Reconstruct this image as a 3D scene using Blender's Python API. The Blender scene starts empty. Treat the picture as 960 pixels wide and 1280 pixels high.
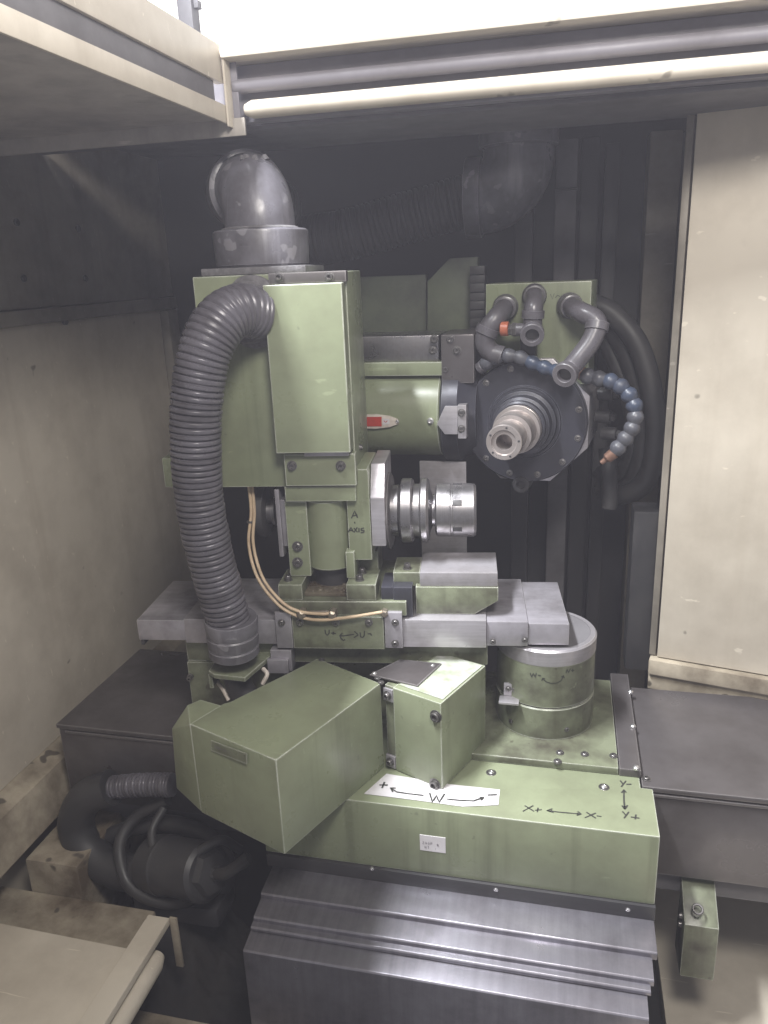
import bpy, bmesh, math, random
from mathutils import Vector, Matrix
random.seed(7)
R = math.radians
SC = bpy.context.scene
COL = SC.collection

# ------------------------------------------------------------------ camera
FPX, CH = 967.0, 1.5                      # focal length in photo pixels, lens height
_Y = Vector((234, -312, FPX)).normalized()
_Zd = Vector((125, 3096, FPX)); _Zd = (_Zd - _Zd.dot(_Y)*_Y).normalized()
_X = _Y.cross(_Zd); _X = _X if _X.x > 0 else -_X
_Z = -_Zd                                 # machine axes in camera space (right, down, forward)
cam_d = bpy.data.cameras.new('camera'); cam = bpy.data.objects.new('camera', cam_d); COL.objects.link(cam)
cam_d.sensor_fit = 'VERTICAL'; cam_d.sensor_height = 36; cam_d.sensor_width = 27
cam_d.lens = 36*FPX/1280; cam_d.clip_start = .02; cam_d.clip_end = 60
right = Vector((_X.x, _Y.x, _Z.x)); down = Vector((_X.y, _Y.y, _Z.y)); fwd = Vector((_X.z, _Y.z, _Z.z))
M = Matrix((right, -down, -fwd)).transposed().to_4x4(); M.translation = (0, 0, CH)
cam.matrix_world = M
SC.camera = cam

# ------------------------------------------------------------------ light
SC.view_settings.view_transform = 'Standard'; SC.view_settings.look = 'None'
SC.view_settings.exposure = 0.0; SC.view_settings.gamma = 1.0
world = bpy.data.worlds.new('World'); SC.world = world; world.use_nodes = True
bg = world.node_tree.nodes['Background']; bg.inputs[0].default_value = (.97, .96, 1, 1); bg.inputs[1].default_value = .30
def lamp(name, loc, target, sx, sy, power, col):
    d = bpy.data.lights.new(name, 'AREA'); d.shape = 'RECTANGLE'; d.size = sx; d.size_y = sy; d.energy = power; d.color = col
    o = bpy.data.objects.new(name, d); COL.objects.link(o); o.location = loc
    o.rotation_euler = (Vector(target) - Vector(loc)).to_track_quat('-Z', 'Y').to_euler()
    return o
cl = lamp('ceiling_lamp', (-.73, .50, 2.95), (-.73, .50, 0), .10, .80, 128, (.96, .98, 1)); cl.rotation_euler = (R(8), R(-10), 0)
lamp('front_lamp', (.15, .05, 2.22), (-.4, 1.1, 1.0), .35, .30, 19, (1, .95, .88))

# ------------------------------------------------------------------ pixel helpers: photo pixel -> point on a plane the thing touches
def ray(px, py):
    d = Vector((px-480, py-640, FPX)); return Vector((d.dot(_X), d.dot(_Y), d.dot(_Z)))
CAM = Vector((0, 0, CH))
class Frame:
    def __init__(s, x, y, deg):
        s.o = Vector((x, y, 0)); s.a = R(deg); s.R = Matrix.Rotation(s.a, 3, 'Z'); s.Ri = s.R.transposed()
    def w(s, p): return s.R @ Vector(p) + s.o
    def l(s, p): return s.Ri @ (Vector(p) - s.o)
    def v(s, px, py, v):                  # on the upright plane local y = v
        c = s.l(CAM); r = s.Ri @ ray(px, py); return c + r*((v - c.y)/r.y)
    def u(s, px, py, u):
        c = s.l(CAM); r = s.Ri @ ray(px, py); return c + r*((u - c.x)/r.x)
    def z(s, px, py, z):
        c = s.l(CAM); r = s.Ri @ ray(px, py); return c + r*((z - c.z)/r.z)
    def scale(s, p):                      # metres per photo pixel at a local point
        d = s.w(p) - CAM; return (d.x*_X + d.y*_Y + d.z*_Z).z/FPX
    def rect(s, x0, y0, x1, y1, v):
        my, mx = (y0+y1)/2, (x0+x1)/2
        return s.v(x0, my, v).x, s.v(x1, my, v).x, s.v(mx, y1, v).z, s.v(mx, y0, v).z
W = Frame(0, 0, 0)                        # machine frame
T = Frame(-.636, .971, 7.1)               # swivelled slide table
K = Frame(-.153, .909, -23)               # motor cover and bracket on the swivel
_s = W.v(655, 528, 1.30)
S = Frame(_s.x, _s.y, -7.5)               # grinding spindle
SZ = _s.z

# ------------------------------------------------------------------ materials
def nd(t, kind, **kw):
    n = t.nodes.new(kind)
    for k, v in kw.items():
        if k.startswith('_'): setattr(n, k[1:], v)
        else: n.inputs[k.replace('__', ' ')].default_value = v
    return n
def ramp(t, fac, stops):
    r = t.nodes.new('ShaderNodeValToRGB'); t.links.new(fac, r.inputs[0])
    e = r.color_ramp.elements
    while len(e) < len(stops): e.new(.5)
    for i, (p, c) in enumerate(stops):
        e[i].position = p; e[i].color = c if len(c) == 4 else (*c, 1)
    return r.outputs[0]
def mix(t, fac, a, b):
    m = t.nodes.new('ShaderNodeMix'); m.data_type = 'RGBA'
    for sock, val in ((m.inputs[0], fac), (m.inputs[6], a), (m.inputs[7], b)):
        if hasattr(val, 'links'): t.links.new(val, sock)
        elif isinstance(val, (int, float)): sock.default_value = val
        else: sock.default_value = (*val, 1) if len(val) == 3 else val
    return m.outputs[2]
def material(name, base, rough=.5, metal=0., dirt=None, amount=.35, scale=9., wear=None, wear_glint_r=.0035,
             bump=.08, bscale=60., brush=None, bstr=1., spec=.5, tint=.10, spots=None, coat=0., streak=None):
    m = bpy.data.materials.new(name); m.use_nodes = True; t = m.node_tree; L = t.links.new
    b = t.nodes['Principled BSDF']
    tc = nd(t, 'ShaderNodeTexCoord'); geo = nd(t, 'ShaderNodeNewGeometry')
    co = geo.outputs['Position']
    n1 = nd(t, 'ShaderNodeTexNoise', Scale=scale, Detail=8., Roughness=.62); L(co, n1.inputs[0])
    n2 = nd(t, 'ShaderNodeTexNoise', Scale=bscale, Detail=5., Roughness=.6); L(co, n2.inputs[0])
    n3 = nd(t, 'ShaderNodeTexNoise', Scale=2.6, Detail=3.); L(co, n3.inputs[0])
    dk = tuple(c*(1-tint*1.6) for c in base); lt = tuple(min(1, c*(1+tint)) for c in base)
    col = ramp(t, n3.outputs[0], [(.3, dk), (.7, lt)])
    if dirt:
        f = ramp(t, n1.outputs[0], [(.50-.12*amount*2, (0, 0, 0)), (.50+.28, (amount*2.2,)*3)])
        col = mix(t, f, col, dirt)
    if spots:
        n4 = nd(t, 'ShaderNodeTexNoise', Scale=spots[1], Detail=2., Roughness=.5); L(co, n4.inputs[0])
        f4 = ramp(t, n4.outputs[0], [(spots[2], (0, 0, 0)), (spots[2]+.03, (spots[3],)*3)])
        col = mix(t, f4, col, spots[0])
    if streak:                            # oil and coolant runs down upright faces; on grey pipe, pale painted highlights
        ms = nd(t, 'ShaderNodeMapping'); ms.inputs['Scale'].default_value = (streak[1], streak[1], streak[1]*.045); L(co, ms.inputs[0])
        ns = nd(t, 'ShaderNodeTexNoise', Scale=1., Detail=5., Roughness=.6); L(ms.outputs[0], ns.inputs[0])
        fs = ramp(t, ns.outputs[0], [(.54, (0, 0, 0)), (.76, (streak[2],)*3)])
        sx = nd(t, 'ShaderNodeSeparateXYZ'); L(geo.outputs['Normal'], sx.inputs[0])
        up_ = ramp(t, sx.outputs[2], [(.3, (1, 1, 1)), (.7, (0, 0, 0))])
        ml = t.nodes.new('ShaderNodeMix'); ml.data_type = 'RGBA'; ml.blend_type = 'MULTIPLY'; ml.inputs[0].default_value = 1; L(fs, ml.inputs[6]); L(up_, ml.inputs[7])
        col = mix(t, ml.outputs[2], col, streak[0])
        # fine scratches
        mv = nd(t, 'ShaderNodeMapping'); mv.inputs['Scale'].default_value = (9, 130, 60); mv.inputs['Rotation'].default_value = (.4, .5, .8); L(co, mv.inputs[0])
        nv = nd(t, 'ShaderNodeTexNoise', Scale=1., Detail=3., Roughness=.5); L(mv.outputs[0], nv.inputs[0])
        fv = ramp(t, nv.outputs[0], [(.70, (0, 0, 0)), (.73, (.28,)*3)])
        col = mix(t, fv, col, tuple(min(1, c*1.7) for c in base))
    if brush:
        mp = nd(t, 'ShaderNodeMapping'); mp.inputs['Scale'].default_value = brush; L(tc.outputs['Object'], mp.inputs[0])
        nb = nd(t, 'ShaderNodeTexNoise', Scale=1., Detail=6., Roughness=.7); L(mp.outputs[0], nb.inputs[0])
        fb = ramp(t, nb.outputs[0], [(.3, (1-.28*bstr,)*3), (.7, (1+.12*bstr,)*3)])
        mm = t.nodes.new('ShaderNodeMix'); mm.data_type = 'RGBA'; mm.blend_type = 'MULTIPLY'; mm.inputs[0].default_value = 1
        L(col, mm.inputs[6]); L(fb, mm.inputs[7]); col = mm.outputs[2]
    if wear:  # worn edges; on green paint also bright edge glints put into the colour
        bv = nd(t, 'ShaderNodeBevel', Radius=wear_glint_r, _samples=3)
        dt = nd(t, 'ShaderNodeVectorMath', _operation='DOT_PRODUCT')
        L(bv.outputs[0], dt.inputs[0]); L(geo.outputs['True Normal'], dt.inputs[1])
        sub = nd(t, 'ShaderNodeMath', _operation='SUBTRACT'); sub.inputs[0].default_value = 1.; L(dt.outputs['Value'], sub.inputs[1])
        gate = ramp(t, n1.outputs[0], [(.38, (.35,)*3), (.62, (1.9,)*3)])
        a0 = nd(t, 'ShaderNodeMath', _operation='MULTIPLY'); L(sub.outputs[0], a0.inputs[0]); L(gate, a0.inputs[1])
        ad = nd(t, 'ShaderNodeMath', _operation='MULTIPLY'); L(a0.outputs[0], ad.inputs[0]); L(n2.outputs[0], ad.inputs[1])
        fw = ramp(t, ad.outputs[0], [(.022, (0, 0, 0)), (.085, (.85,)*3)])
        col = mix(t, fw, col, wear)
    L(col, b.inputs['Base Color'])
    rr = ramp(t, n1.outputs[0], [(.3, (max(.05, rough-.13),)*3), (.75, (min(1, rough+.16),)*3)]); L(rr, b.inputs['Roughness'])
    b.inputs['Metallic'].default_value = metal; b.inputs['Specular IOR Level'].default_value = spec
    b.inputs['Coat Weight'].default_value = coat
    bp = nd(t, 'ShaderNodeBump', Strength=bump, Distance=.002); L(n2.outputs[0], bp.inputs['Height']); L(bp.outputs[0], b.inputs['Normal'])
    return m
def emit(name, col, s):
    m = bpy.data.materials.new(name); m.use_nodes = True; b = m.node_tree.nodes['Principled BSDF']
    b.inputs['Base Color'].default_value = (*col, 1); b.inputs['Emission Color'].default_value = (*col, 1); b.inputs['Emission Strength'].default_value = s
    return m
GREEN = (.232, .259, .168)
MT = dict(
 green=material('green_paint', GREEN, .34, 0, (.10, .10, .065), .24, 11, (.80, .82, .76), .0030, .05, spots=((.09, .09, .07), 70, .735, .4), streak=((.085, .09, .055), 26, .62)),
 greendirty=material('oily_green_paint', (.195, .215, .145), .34, 0, (.05, .045, .032), .56, 17, (.66, .68, .60), .0028, .08, spots=((.05, .045, .03), 60, .70, .6), streak=((.06, .055, .035), 34, .7)),
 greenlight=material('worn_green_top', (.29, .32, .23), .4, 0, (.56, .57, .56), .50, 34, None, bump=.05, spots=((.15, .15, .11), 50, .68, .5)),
 greendark=material('shaded_green_paint', (.13, .15, .10), .55, 0, (.05, .05, .045), .5, 9),  # green darkened to put the shadow behind the arm into the colour
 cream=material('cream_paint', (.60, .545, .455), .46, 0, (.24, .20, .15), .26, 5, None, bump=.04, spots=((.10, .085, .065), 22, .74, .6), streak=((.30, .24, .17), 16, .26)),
 creamdirty=material('stained_cream_paint', (.46, .405, .315), .5, 0, (.10, .075, .05), .60, 9, (.16, .13, .10), .004, .08, spots=((.06, .05, .04), 20, .66, .85)),
 creammid=material('shaded_cream_paint', (.48, .445, .40), .5, 0, (.16, .145, .13), .45, 6, streak=((.13, .115, .10), 22, .5)),  # cream darkened in colour for the shaded underside of the roof plate
 creamdark=material('grimy_shaded_cream_paint', (.30, .27, .225), .55, 0, (.10, .09, .075), .5, 6, streak=((.08, .07, .06), 22, .5)),  # grimy cream, its base also darkened to stand in for shade
 ceil=material('grimy_grey_paint', (.16, .155, .165), .6, 0, (.07, .065, .07), .5, 5),
 steel=material('ground_steel', (.52, .50, .535), .40, .6, (.20, .18, .17), .35, 16, (.72, .71, .73), .0016, .05, brush=(14, 14, 260), bstr=.6),
 sheet=material('way_cover_steel', (.34, .33, .375), .38, .75, (.11, .10, .11), .48, 9, None, .0016, .05, brush=(110, 5, 5), bstr=.6),
 sheetdark=material('oiled_dark_steel', (.125, .115, .118), .36, .35, (.06, .052, .05), .5, 8, (.34, .32, .32), .003, .05),
 slide=material('slide_table_steel', (.46, .44, .485), .42, .5, (.12, .11, .11), .45, 12, (.75, .74, .76), .0018, .05, brush=(12, 120, 12), bstr=.6),
 machined=material('turned_steel', (.34, .328, .34), .33, .9, (.15, .14, .135), .42, 30, (.62, .61, .62), .001, .05, brush=(1400, 6, 6), bstr=.5),
 nose=material('spindle_steel', (.44, .40, .385), .35, .7, (.16, .13, .12), .35, 30, (.7, .66, .63), .001, .04),
 flange=material('blued_flange', (.046, .046, .060), .40, .25, (.03, .03, .034), .5, 14, (.22, .22, .26), .0016, .05),
 bolt=material('bolt_steel', (.20, .19, .19), .36, .8, (.05, .045, .04), .45, 60, (.5, .49, .48), .0008, .03),
 bright=material('bright_screw', (.78, .77, .78), .25, .9, None, bump=.02),
 pvc=material('dusty_grey_pipe', (.135, .13, .148), .36, 0, (.055, .05, .055), .50, 22, (.36, .35, .38), .002, .12, bscale=90, spots=((.30, .29, .31), 38, .64, .45), streak=((.34, .33, .36), 38, .5)),  # pale streaks are upright highlights put into the colour; pale spots are dust
 hose=material('grey_duct_hose', (.135, .128, .148), .32, .1, (.05, .045, .05), .46, 24, None, bump=.06),
 rubber=material('black_rubber', (.030, .029, .031), .5, 0, (.055, .052, .05), .3, 20),
 black=material('black_oily_sheet', (.032, .031, .034), .5, 0, (.05, .048, .048), .4, 7),
 pipe=material('grey_plastic_pipe', (.115, .108, .122), .33, 0, (.05, .046, .046), .42, 34, (.26, .25, .27), .0015, .06),
 blue=material('blue_hose_segment', (.050, .066, .105), .35, 0, (.05, .05, .06), .35, 40),
 bluedirty=material('grimy_hose_segment', (.085, .088, .105), .4, 0, (.05, .048, .05), .4, 40),
 orange=material('orange_plug', (.42, .12, .06), .4, 0, (.2, .07, .04), .3, 60),
 copper=material('copper_nozzle', (.26, .15, .11), .45, .5, (.12, .07, .05), .4, 60),
 red=material('red_name_plate', (.45, .045, .03), .35, 0, (.2, .03, .02), .2, 60),
 platewhite=material('plate_white', (.62, .56, .50), .4, 0, (.3, .25, .2), .3, 80),
 paper=material('white_paper_label', (.62, .60, .62), .6, 0, (.45, .42, .42), .25, 30),
 ink=material('marker_ink', (.035, .036, .032), .55, 0, None, tint=.0, bump=0),
 inkfaint=material('faded_print', (.20, .18, .20), .6, 0, None, bump=0),
 cable=material('beige_tube', (.56, .43, .29), .42, 0, (.28, .19, .11), .35, 40),
 brass=material('dull_fitting', (.33, .29, .24), .35, .7, (.12, .09, .06), .4, 60),
 tie=material('white_cable_tie', (.66, .60, .54), .5, 0, (.35, .3, .25), .3, 60),
 sludge=material('oil_sludge', (.075, .055, .038), .3, 0, (.17, .15, .11), .5, 30, bump=.5, bscale=120),
 filter=material('foam_seal', (.10, .096, .10), .9, 0, (.2, .19, .2), .4, 120, bump=.6, bscale=220),
 greypaint=material('grey_rail_paint', (.25, .24, .27), .5, 0, (.13, .12, .13), .4, 8),
 grime=material('black_grinding_sludge', (.022, .021, .022), .85, 0, (.045, .04, .036), .4, 14, spec=.2, bump=.3, bscale=160),
 light=emit('lit_roof_light', (1, .985, .95), 2.2),
)

# ------------------------------------------------------------------ mesh builder
class MB:
    def __init__(s): s.bm = bmesh.new()
    def _merge(s, b, bevel=0., seg=2, ang=.5):
        if bevel:
            bmesh.ops.recalc_face_normals(b, faces=b.faces)
            es = [e for e in b.edges if len(e.link_faces) == 2 and e.calc_face_angle(0) > ang]
            bmesh.ops.bevel(b, geom=es, offset=bevel, segments=seg, affect='EDGES', profile=.6, clamp_overlap=True)
        bmesh.ops.recalc_face_normals(b, faces=b.faces)
        vm = {v: s.bm.verts.new(v.co) for v in b.verts}
        for f in b.faces:
            try: s.bm.faces.new([vm[v] for v in f.verts])
            except ValueError: pass
        b.free(); return s
    def box(s, x0, x1, y0, y1, z0, z1, bevel=.0015, seg=2):
        b = bmesh.new(); bmesh.ops.create_cube(b, size=1)
        for v in b.verts: v.co = ((x0+x1)/2 + v.co.x*(x1-x0), (y0+y1)/2 + v.co.y*(y1-y0), (z0+z1)/2 + v.co.z*(z1-z0))
        return s._merge(b, bevel, seg)
    def prism(s, poly, d, bevel=.001):    # poly: 3D points of one face, d: extrusion vector
        b = bmesh.new(); d = Vector(d)
        a = [b.verts.new(p) for p in poly]; c = [b.verts.new(Vector(p)+d) for p in poly]
        b.faces.new(a); b.faces.new(c[::-1]); n = len(a)
        for i in range(n): b.faces.new((a[i], c[i], c[(i+1) % n], a[(i+1) % n]))
        return s._merge(b, bevel)
    def hull(s, pts, bevel=.001):
        b = bmesh.new()
        for p in pts: b.verts.new(p)
        r = bmesh.ops.convex_hull(b, input=b.verts[:])
        bmesh.ops.delete(b, geom=list({g for g in r['geom_interior'] if isinstance(g, bmesh.types.BMVert)}), context='VERTS')
        bmesh.ops.dissolve_limit(b, angle_limit=R(1), verts=b.verts[:], edges=b.edges[:])
        return s._merge(b, bevel)
    def lathe(s, p, axis, prof, seg=40, caps=True):   # prof: (t along axis, r)
        p = Vector(p); ax = Vector(axis).normalized()
        a = ax.orthogonal().normalized(); c = ax.cross(a)
        b = bmesh.new(); rings = []
        for t, r in prof:
            if r < 1e-6: rings.append([b.verts.new(p+ax*t)]); continue
            rings.append([b.verts.new(p + ax*t + (a*math.cos(2*math.pi*i/seg) + c*math.sin(2*math.pi*i/seg))*r) for i in range(seg)])
        for q0, q1 in zip(rings, rings[1:]):
            for i in range(seg):
                j = (i+1) % seg
                vs = [q0[i % len(q0)], q0[j % len(q0)], q1[j % len(q1)], q1[i % len(q1)]]
                vs = list(dict.fromkeys(vs))
                if len(vs) > 2: b.faces.new(vs)
        if caps:
            for q in (rings[0], rings[-1]):
                if len(q) > 2: b.faces.new(q)
        return s._merge(b)
    def cyl(s, p, q, r, seg=32, ch=.0012):
        p, q = Vector(p), Vector(q); L = (q-p).length; ch = min(ch, r*.3, L*.3)
        return s.lathe(p, q-p, [(0, r-ch), (ch, r), (L-ch, r), (L, r-ch)], seg)
    def ring(s, p, axis, ri, ro, h, seg=40, ch=.001):
        return s.lathe(p, axis, [(0, ri), (0, ro-ch), (ch, ro), (h-ch, ro), (h, ro-ch), (h, ri+ch*.5), (h-ch*.5, ri), (0, ri)], seg, False)
    def sweep(s, pts, rad, seg=20, caps=True):
        b = bmesh.new(); n = len(pts); rings = []; up = None
        for i, p in enumerate(pts):
            t = (pts[min(i+1, n-1)] - pts[max(i-1, 0)]).normalized()
            if up is None: up = t.orthogonal().normalized()
            up = (up - t*up.dot(t)).normalized(); sd = t.cross(up)
            r = rad[i] if isinstance(rad, (list, tuple)) else rad
            rings.append([b.verts.new(p + (up*math.cos(2*math.pi*k/seg) + sd*math.sin(2*math.pi*k/seg))*r) for k in range(seg)])
        for q0, q1 in zip(rings, rings[1:]):
            for k in range(seg): b.faces.new((q0[k], q0[(k+1) % seg], q1[(k+1) % seg], q1[k]))
        if caps: b.faces.new(rings[0]); b.faces.new(rings[-1])
        return s._merge(b)
    def bolt(s, p, n, r, h, seg=14):      # socket head screw on a washer
        h2 = h
        return s.lathe(p, n, [(-.001, r*1.35), (.0009, r*1.35), (.0011, r*1.02), (h2*.85, r), (h2, r*.86), (h2, r*.56), (h2*.45, r*.5), (h2*.4, 0)], seg)
    def ribbon(s, pts, w, mapf):          # pen stroke; mapf(s, t) -> (point, normal)
        b = bmesh.new(); ends = []
        P = [mapf(*q) for q in pts]
        for i, (p, n) in enumerate(P):
            t = (P[min(i+1, len(P)-1)][0] - P[max(i-1, 0)][0]).normalized(); sd = n.cross(t).normalized()
            ww = w*(.85+.3*random.random())
            ends.append((b.verts.new(p+sd*ww/2+n*.0004), b.verts.new(p-sd*ww/2+n*.0004)))
        for a, c in zip(ends, ends[1:]): b.faces.new((a[0], c[0], c[1], a[1]))
        vm = {v: s.bm.verts.new(v.co) for v in b.verts}
        for f in b.faces: s.bm.faces.new([vm[v] for v in f.verts])
        b.free(); return s

def spline(pts, n=12):
    pts = [Vector(p) for p in pts]; P = [pts[0]*2-pts[1]] + pts + [pts[-1]*2-pts[-2]]; out = []
    for i in range(1, len(P)-2):
        a, b, c, d = P[i-1:i+3]
        for k in range(n):
            t = k/n
            out.append(.5*((2*b) + (c-a)*t + (2*a-5*b+4*c-d)*t*t + (3*b-a-3*c+d)*t**3))
    out.append(pts[-1]); return out
def resample(pts, step):
    out = [pts[0]]; acc = 0
    for a, b in zip(pts, pts[1:]):
        L = (b-a).length
        while acc + L >= step:
            f = (step-acc)/L; a = a.lerp(b, f); out.append(a); L = (b-a).length; acc = 0
        acc += L
    return out
def corrugate(mb, pts, r, pitch, depth, seg=28, r2=None):
    q = resample(spline(pts, 40), pitch/8); n = len(q); r2 = r2 or r
    prof = (1, 1, 1, 1, .9, .1, 0, .85)
    jr = [random.uniform(-.0007, .0007) for _ in range(n//8+2)]; ng = [random.uniform(.75, 1.15) for _ in range(n//8+2)]
    rad = [(r+(r2-r)*i/n) + jr[i//8] - depth*ng[i//8]*(1-prof[i % 8]) for i in range(n)]
    return mb.sweep(q, rad, seg)

class Thing:
    def __init__(s, name, label, cat, F=W, origin=(0, 0, 0), group=None, kind=None):
        s.F = F; s.org = Vector(origin); s.r = bpy.data.objects.new(name, None); COL.objects.link(s.r)
        s.r.empty_display_size = .05
        s.r.location = F.w(origin); s.r.rotation_euler.z = F.a
        s.r['label'] = label; s.r['category'] = cat
        if group: s.r['group'] = group
        if kind: s.r['kind'] = kind
    def add(s, name, mb, mat, parent=None, label=None, kind=None, ang=35):
        o = make(name, mb, mat, s.org, ang); o.parent = parent or s.r
        if label: o['label'] = label
        if kind: o['kind'] = kind
        return o
def make(name, mb, mat, org=Vector(), ang=35):
    me = bpy.data.meshes.new(name); bm = mb.bm
    bmesh.ops.translate(bm, verts=bm.verts, vec=-org)
    bm.to_mesh(me); bm.free()
    me.polygons.foreach_set('use_smooth', [True]*len(me.polygons)); me.set_sharp_from_angle(angle=R(ang))
    me.materials.append(MT[mat]); o = bpy.data.objects.new(name, me); COL.objects.link(o); return o
def single(name, mb, mat, label, cat, F=W, origin=(0, 0, 0), group=None, ang=35):
    o = make(name, mb, mat, Vector(origin), ang); o.location = F.w(origin); o.rotation_euler.z = F.a
    o['label'] = label; o['category'] = cat
    if group: o['group'] = group
    return o
def struct(name, mb, mat, parent=None):
    o = make(name, mb, mat)
    if parent: o.parent = parent
    else: o['kind'] = 'structure'
    return o
def pbox(mb, F, x0, y0, x1, y1, v0, v1, bevel=.0015):
    a, b, c, d = F.rect(x0, y0, x1, y1, v0); return mb.box(min(a, b), max(a, b), v0, v1, c, d, bevel)
XA, YA, ZA = Vector((1, 0, 0)), Vector((0, 1, 0)), Vector((0, 0, 1))

# handwriting: strokes in a unit box
def arc(cx, cy, r, a0, a1, n=8, ry=None): return [(cx+r*math.cos(R(a0+(a1-a0)*i/n)), cy+(ry or r)*math.sin(R(a0+(a1-a0)*i/n))) for i in range(n+1)]
GL = {'A': [[(0, 0), (.45, 1), (.9, 0)], [(.2, .4), (.7, .38)]], 'X': [[(0, 0), (.8, 1)], [(0, 1), (.85, .05)]],
 'I': [[(.3, 0), (.35, 1)]], 'S': [[(.7, .9), (.3, 1), (.1, .75), (.6, .45), (.55, .1), (.05, .05)]],
 'U': [[(0, 1), (.05, .3), (.3, 0), (.6, .2), (.75, .95)]], 'W': [[(0, 1), (.22, 0), (.45, .75), (.68, 0), (.95, 1)]],
 'N': [[(0, 0), (.05, 1), (.6, .05), (.65, 1)]], 'Y': [[(0, 1), (.38, .5)], [(.8, 1), (.2, 0)]],
 '+': [[(0, .4), (.6, .42)], [(.3, .1), (.3, .75)]], '-': [[(0, .42), (.55, .45)]], '.': [[(.2, .5), (.3, .2)]],
 'P': [[(0, 0), (0, 1), (.5, .9), (.5, .55), (0, .5)]], '2': [[(0, .9), (.4, 1), (.5, .7), (0, 0), (.6, 0)]],
 '0': [[(.3, 0), (0, .5), (.3, 1), (.6, .5), (.3, 0)]], 'H': [[(0, 0), (0, 1)], [(.55, 0), (.55, 1)], [(0, .5), (.55, .5)]],
 'T': [[(0, 1), (.6, 1)], [(.3, 1), (.3, 0)]], '8': [[(.3, .5), (.05, .75), (.3, 1), (.55, .75), (.3, .5), (0, .25), (.3, 0), (.6, .25), (.3, .5)]],
 '1': [[(.3, 1), (.3, 0)]], ' ': []}
def dens(pl, k=6):
    out = []
    for (a, b), (c, d) in zip(pl, pl[1:]): out += [(a+(c-a)*i/k, b+(d-b)*i/k) for i in range(k)]
    return out+[pl[-1]]
def write(mb, text, x, y, h, w, mapf, adv=.95, jit=.05):
    for ch in text:
        for st in GL[ch]:
            mb.ribbon([(x+(a+random.uniform(-jit, jit))*h*.85, y+(b+random.uniform(-jit, jit))*h) for a, b in st], w, mapf)
        x += h*adv*(.75 if ch in '+-I.1' else 1)
    return x
def arrow(mb, pts, h, w, mapf, both=True):
    mb.ribbon(dens(pts, 3), w, mapf)
    for (p, q) in ((pts[0], pts[1]),) * both + ((pts[-1], pts[-2]),):
        d = Vector((q[0]-p[0], q[1]-p[1])).normalized(); n = Vector((-d.y, d.x))
        for s in (1, -1):
            e = Vector(p)+d*h+n*h*.55*s; mb.ribbon([p, tuple(e)], w, mapf)
def trace(mb, strokes, ox, oy, k, w, hit):   # strokes as seen in the photo, laid on the real surface by hit(px, py) -> (point, normal)
    for st in strokes: mb.ribbon(dens([(ox+a/k, oy+b/k) for a, b in st], 3), w, hit)
    return mb
def plane_map(o, a, b, n):
    o, a, b, n = Vector(o), Vector(a), Vector(b), Vector(n); return lambda s, t: (o+a*s+b*t, n)

# ================================================================== SETTING
struct('floor', MB().box(-1.3, 1.3, .1, 2.0, .32, .36, 0), 'black')
XW = -.88
wl = struct('wall_left', MB().box(XW-.03, XW, .1, 1.70, .36, 1.435, .002), 'cream')
struct('gap_backing', MB().box(XW-.040, XW-.0305, .1, 1.70, .36, 1.78, 0), 'creamdark', wl)  # added behind the wall to block window glare through the rail gaps
struct('panel', MB().box(XW-.03, XW+.006, .1, 1.70, 1.462, 1.78, .003), 'creamdark', wl)  # upper panel's darker colour stands in for the roof plate's shade
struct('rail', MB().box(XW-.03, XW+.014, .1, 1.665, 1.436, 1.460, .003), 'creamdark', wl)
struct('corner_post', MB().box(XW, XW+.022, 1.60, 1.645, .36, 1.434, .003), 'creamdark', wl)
for px, py in ((20, 278), (97, 286), (29, 348), (106, 348), (81, 402)):
    p = W.u(px, py, XW+.006); struct('plug', MB().cyl(p-XA*.003, p+XA*.004, .006, 12), 'black', wl)
wb = struct('wall_back', MB().box(-.95, 1.2, 1.66, 1.70, .36, 1.76, 0), 'black')
# upright cover strips of the column at the back
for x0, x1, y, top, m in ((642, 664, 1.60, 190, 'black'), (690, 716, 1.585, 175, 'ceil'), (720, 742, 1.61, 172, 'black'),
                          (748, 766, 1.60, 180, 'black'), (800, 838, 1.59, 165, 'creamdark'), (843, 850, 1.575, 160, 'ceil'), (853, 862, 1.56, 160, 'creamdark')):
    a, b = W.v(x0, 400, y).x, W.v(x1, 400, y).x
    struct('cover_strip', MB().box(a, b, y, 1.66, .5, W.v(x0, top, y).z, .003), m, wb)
for px0, px1, py in ((690, 716, 236), (642, 664, 240)):
    a, b = W.v(px0, 400, 1.58).x, W.v(px1, 400, 1.58).x; z = W.v(px0, py, 1.58).z
    struct('joint_bar', MB().box(a, b, 1.575, 1.59, z-.004, z, .001), 'black', wb)
struct('ceiling', MB().box(-.95, 1.2, 1.24, 1.70, 1.745, 1.76, .002), 'ceil')
# roof plate over the left side with its channel rail towards the door
pc = W.z(288, 150, 1.70); XE, YE = pc.x, pc.y
rp = struct('roof_plate', MB().box(XW-.03, XE-.004, -.3, YE, 1.700, 1.706, .001), 'creammid')
struct('lip', MB().box(XE-.004, XE, -.3, YE+.002, 1.694, 1.716, .001), 'cream', rp)
struct('channel', MB().box(XE-.012, XE-.006, -.3, YE-.03, 1.716, 1.742, .001), 'ceil', rp)
struct('rail', MB().box(XE-.014, XE-.002, -.3, YE-.006, 1.742, 1.788, .002), 'cream', rp)
struct('back_fold', MB().box(XW-.03, XE+.02, YE, YE+.004, 1.680, 1.702, .001), 'creammid', rp)
struct('corner_plate', MB().box(XE-.06, XE+.012, YE+.0065, YE+.0085, 1.703, 1.786, .0005), 'greypaint', rp)
struct('end_plate', MB().box(XE+.0005, XE+.0035, YE-.014, YE+.006, 1.690, 1.775, .001), 'cream', rp)
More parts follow.
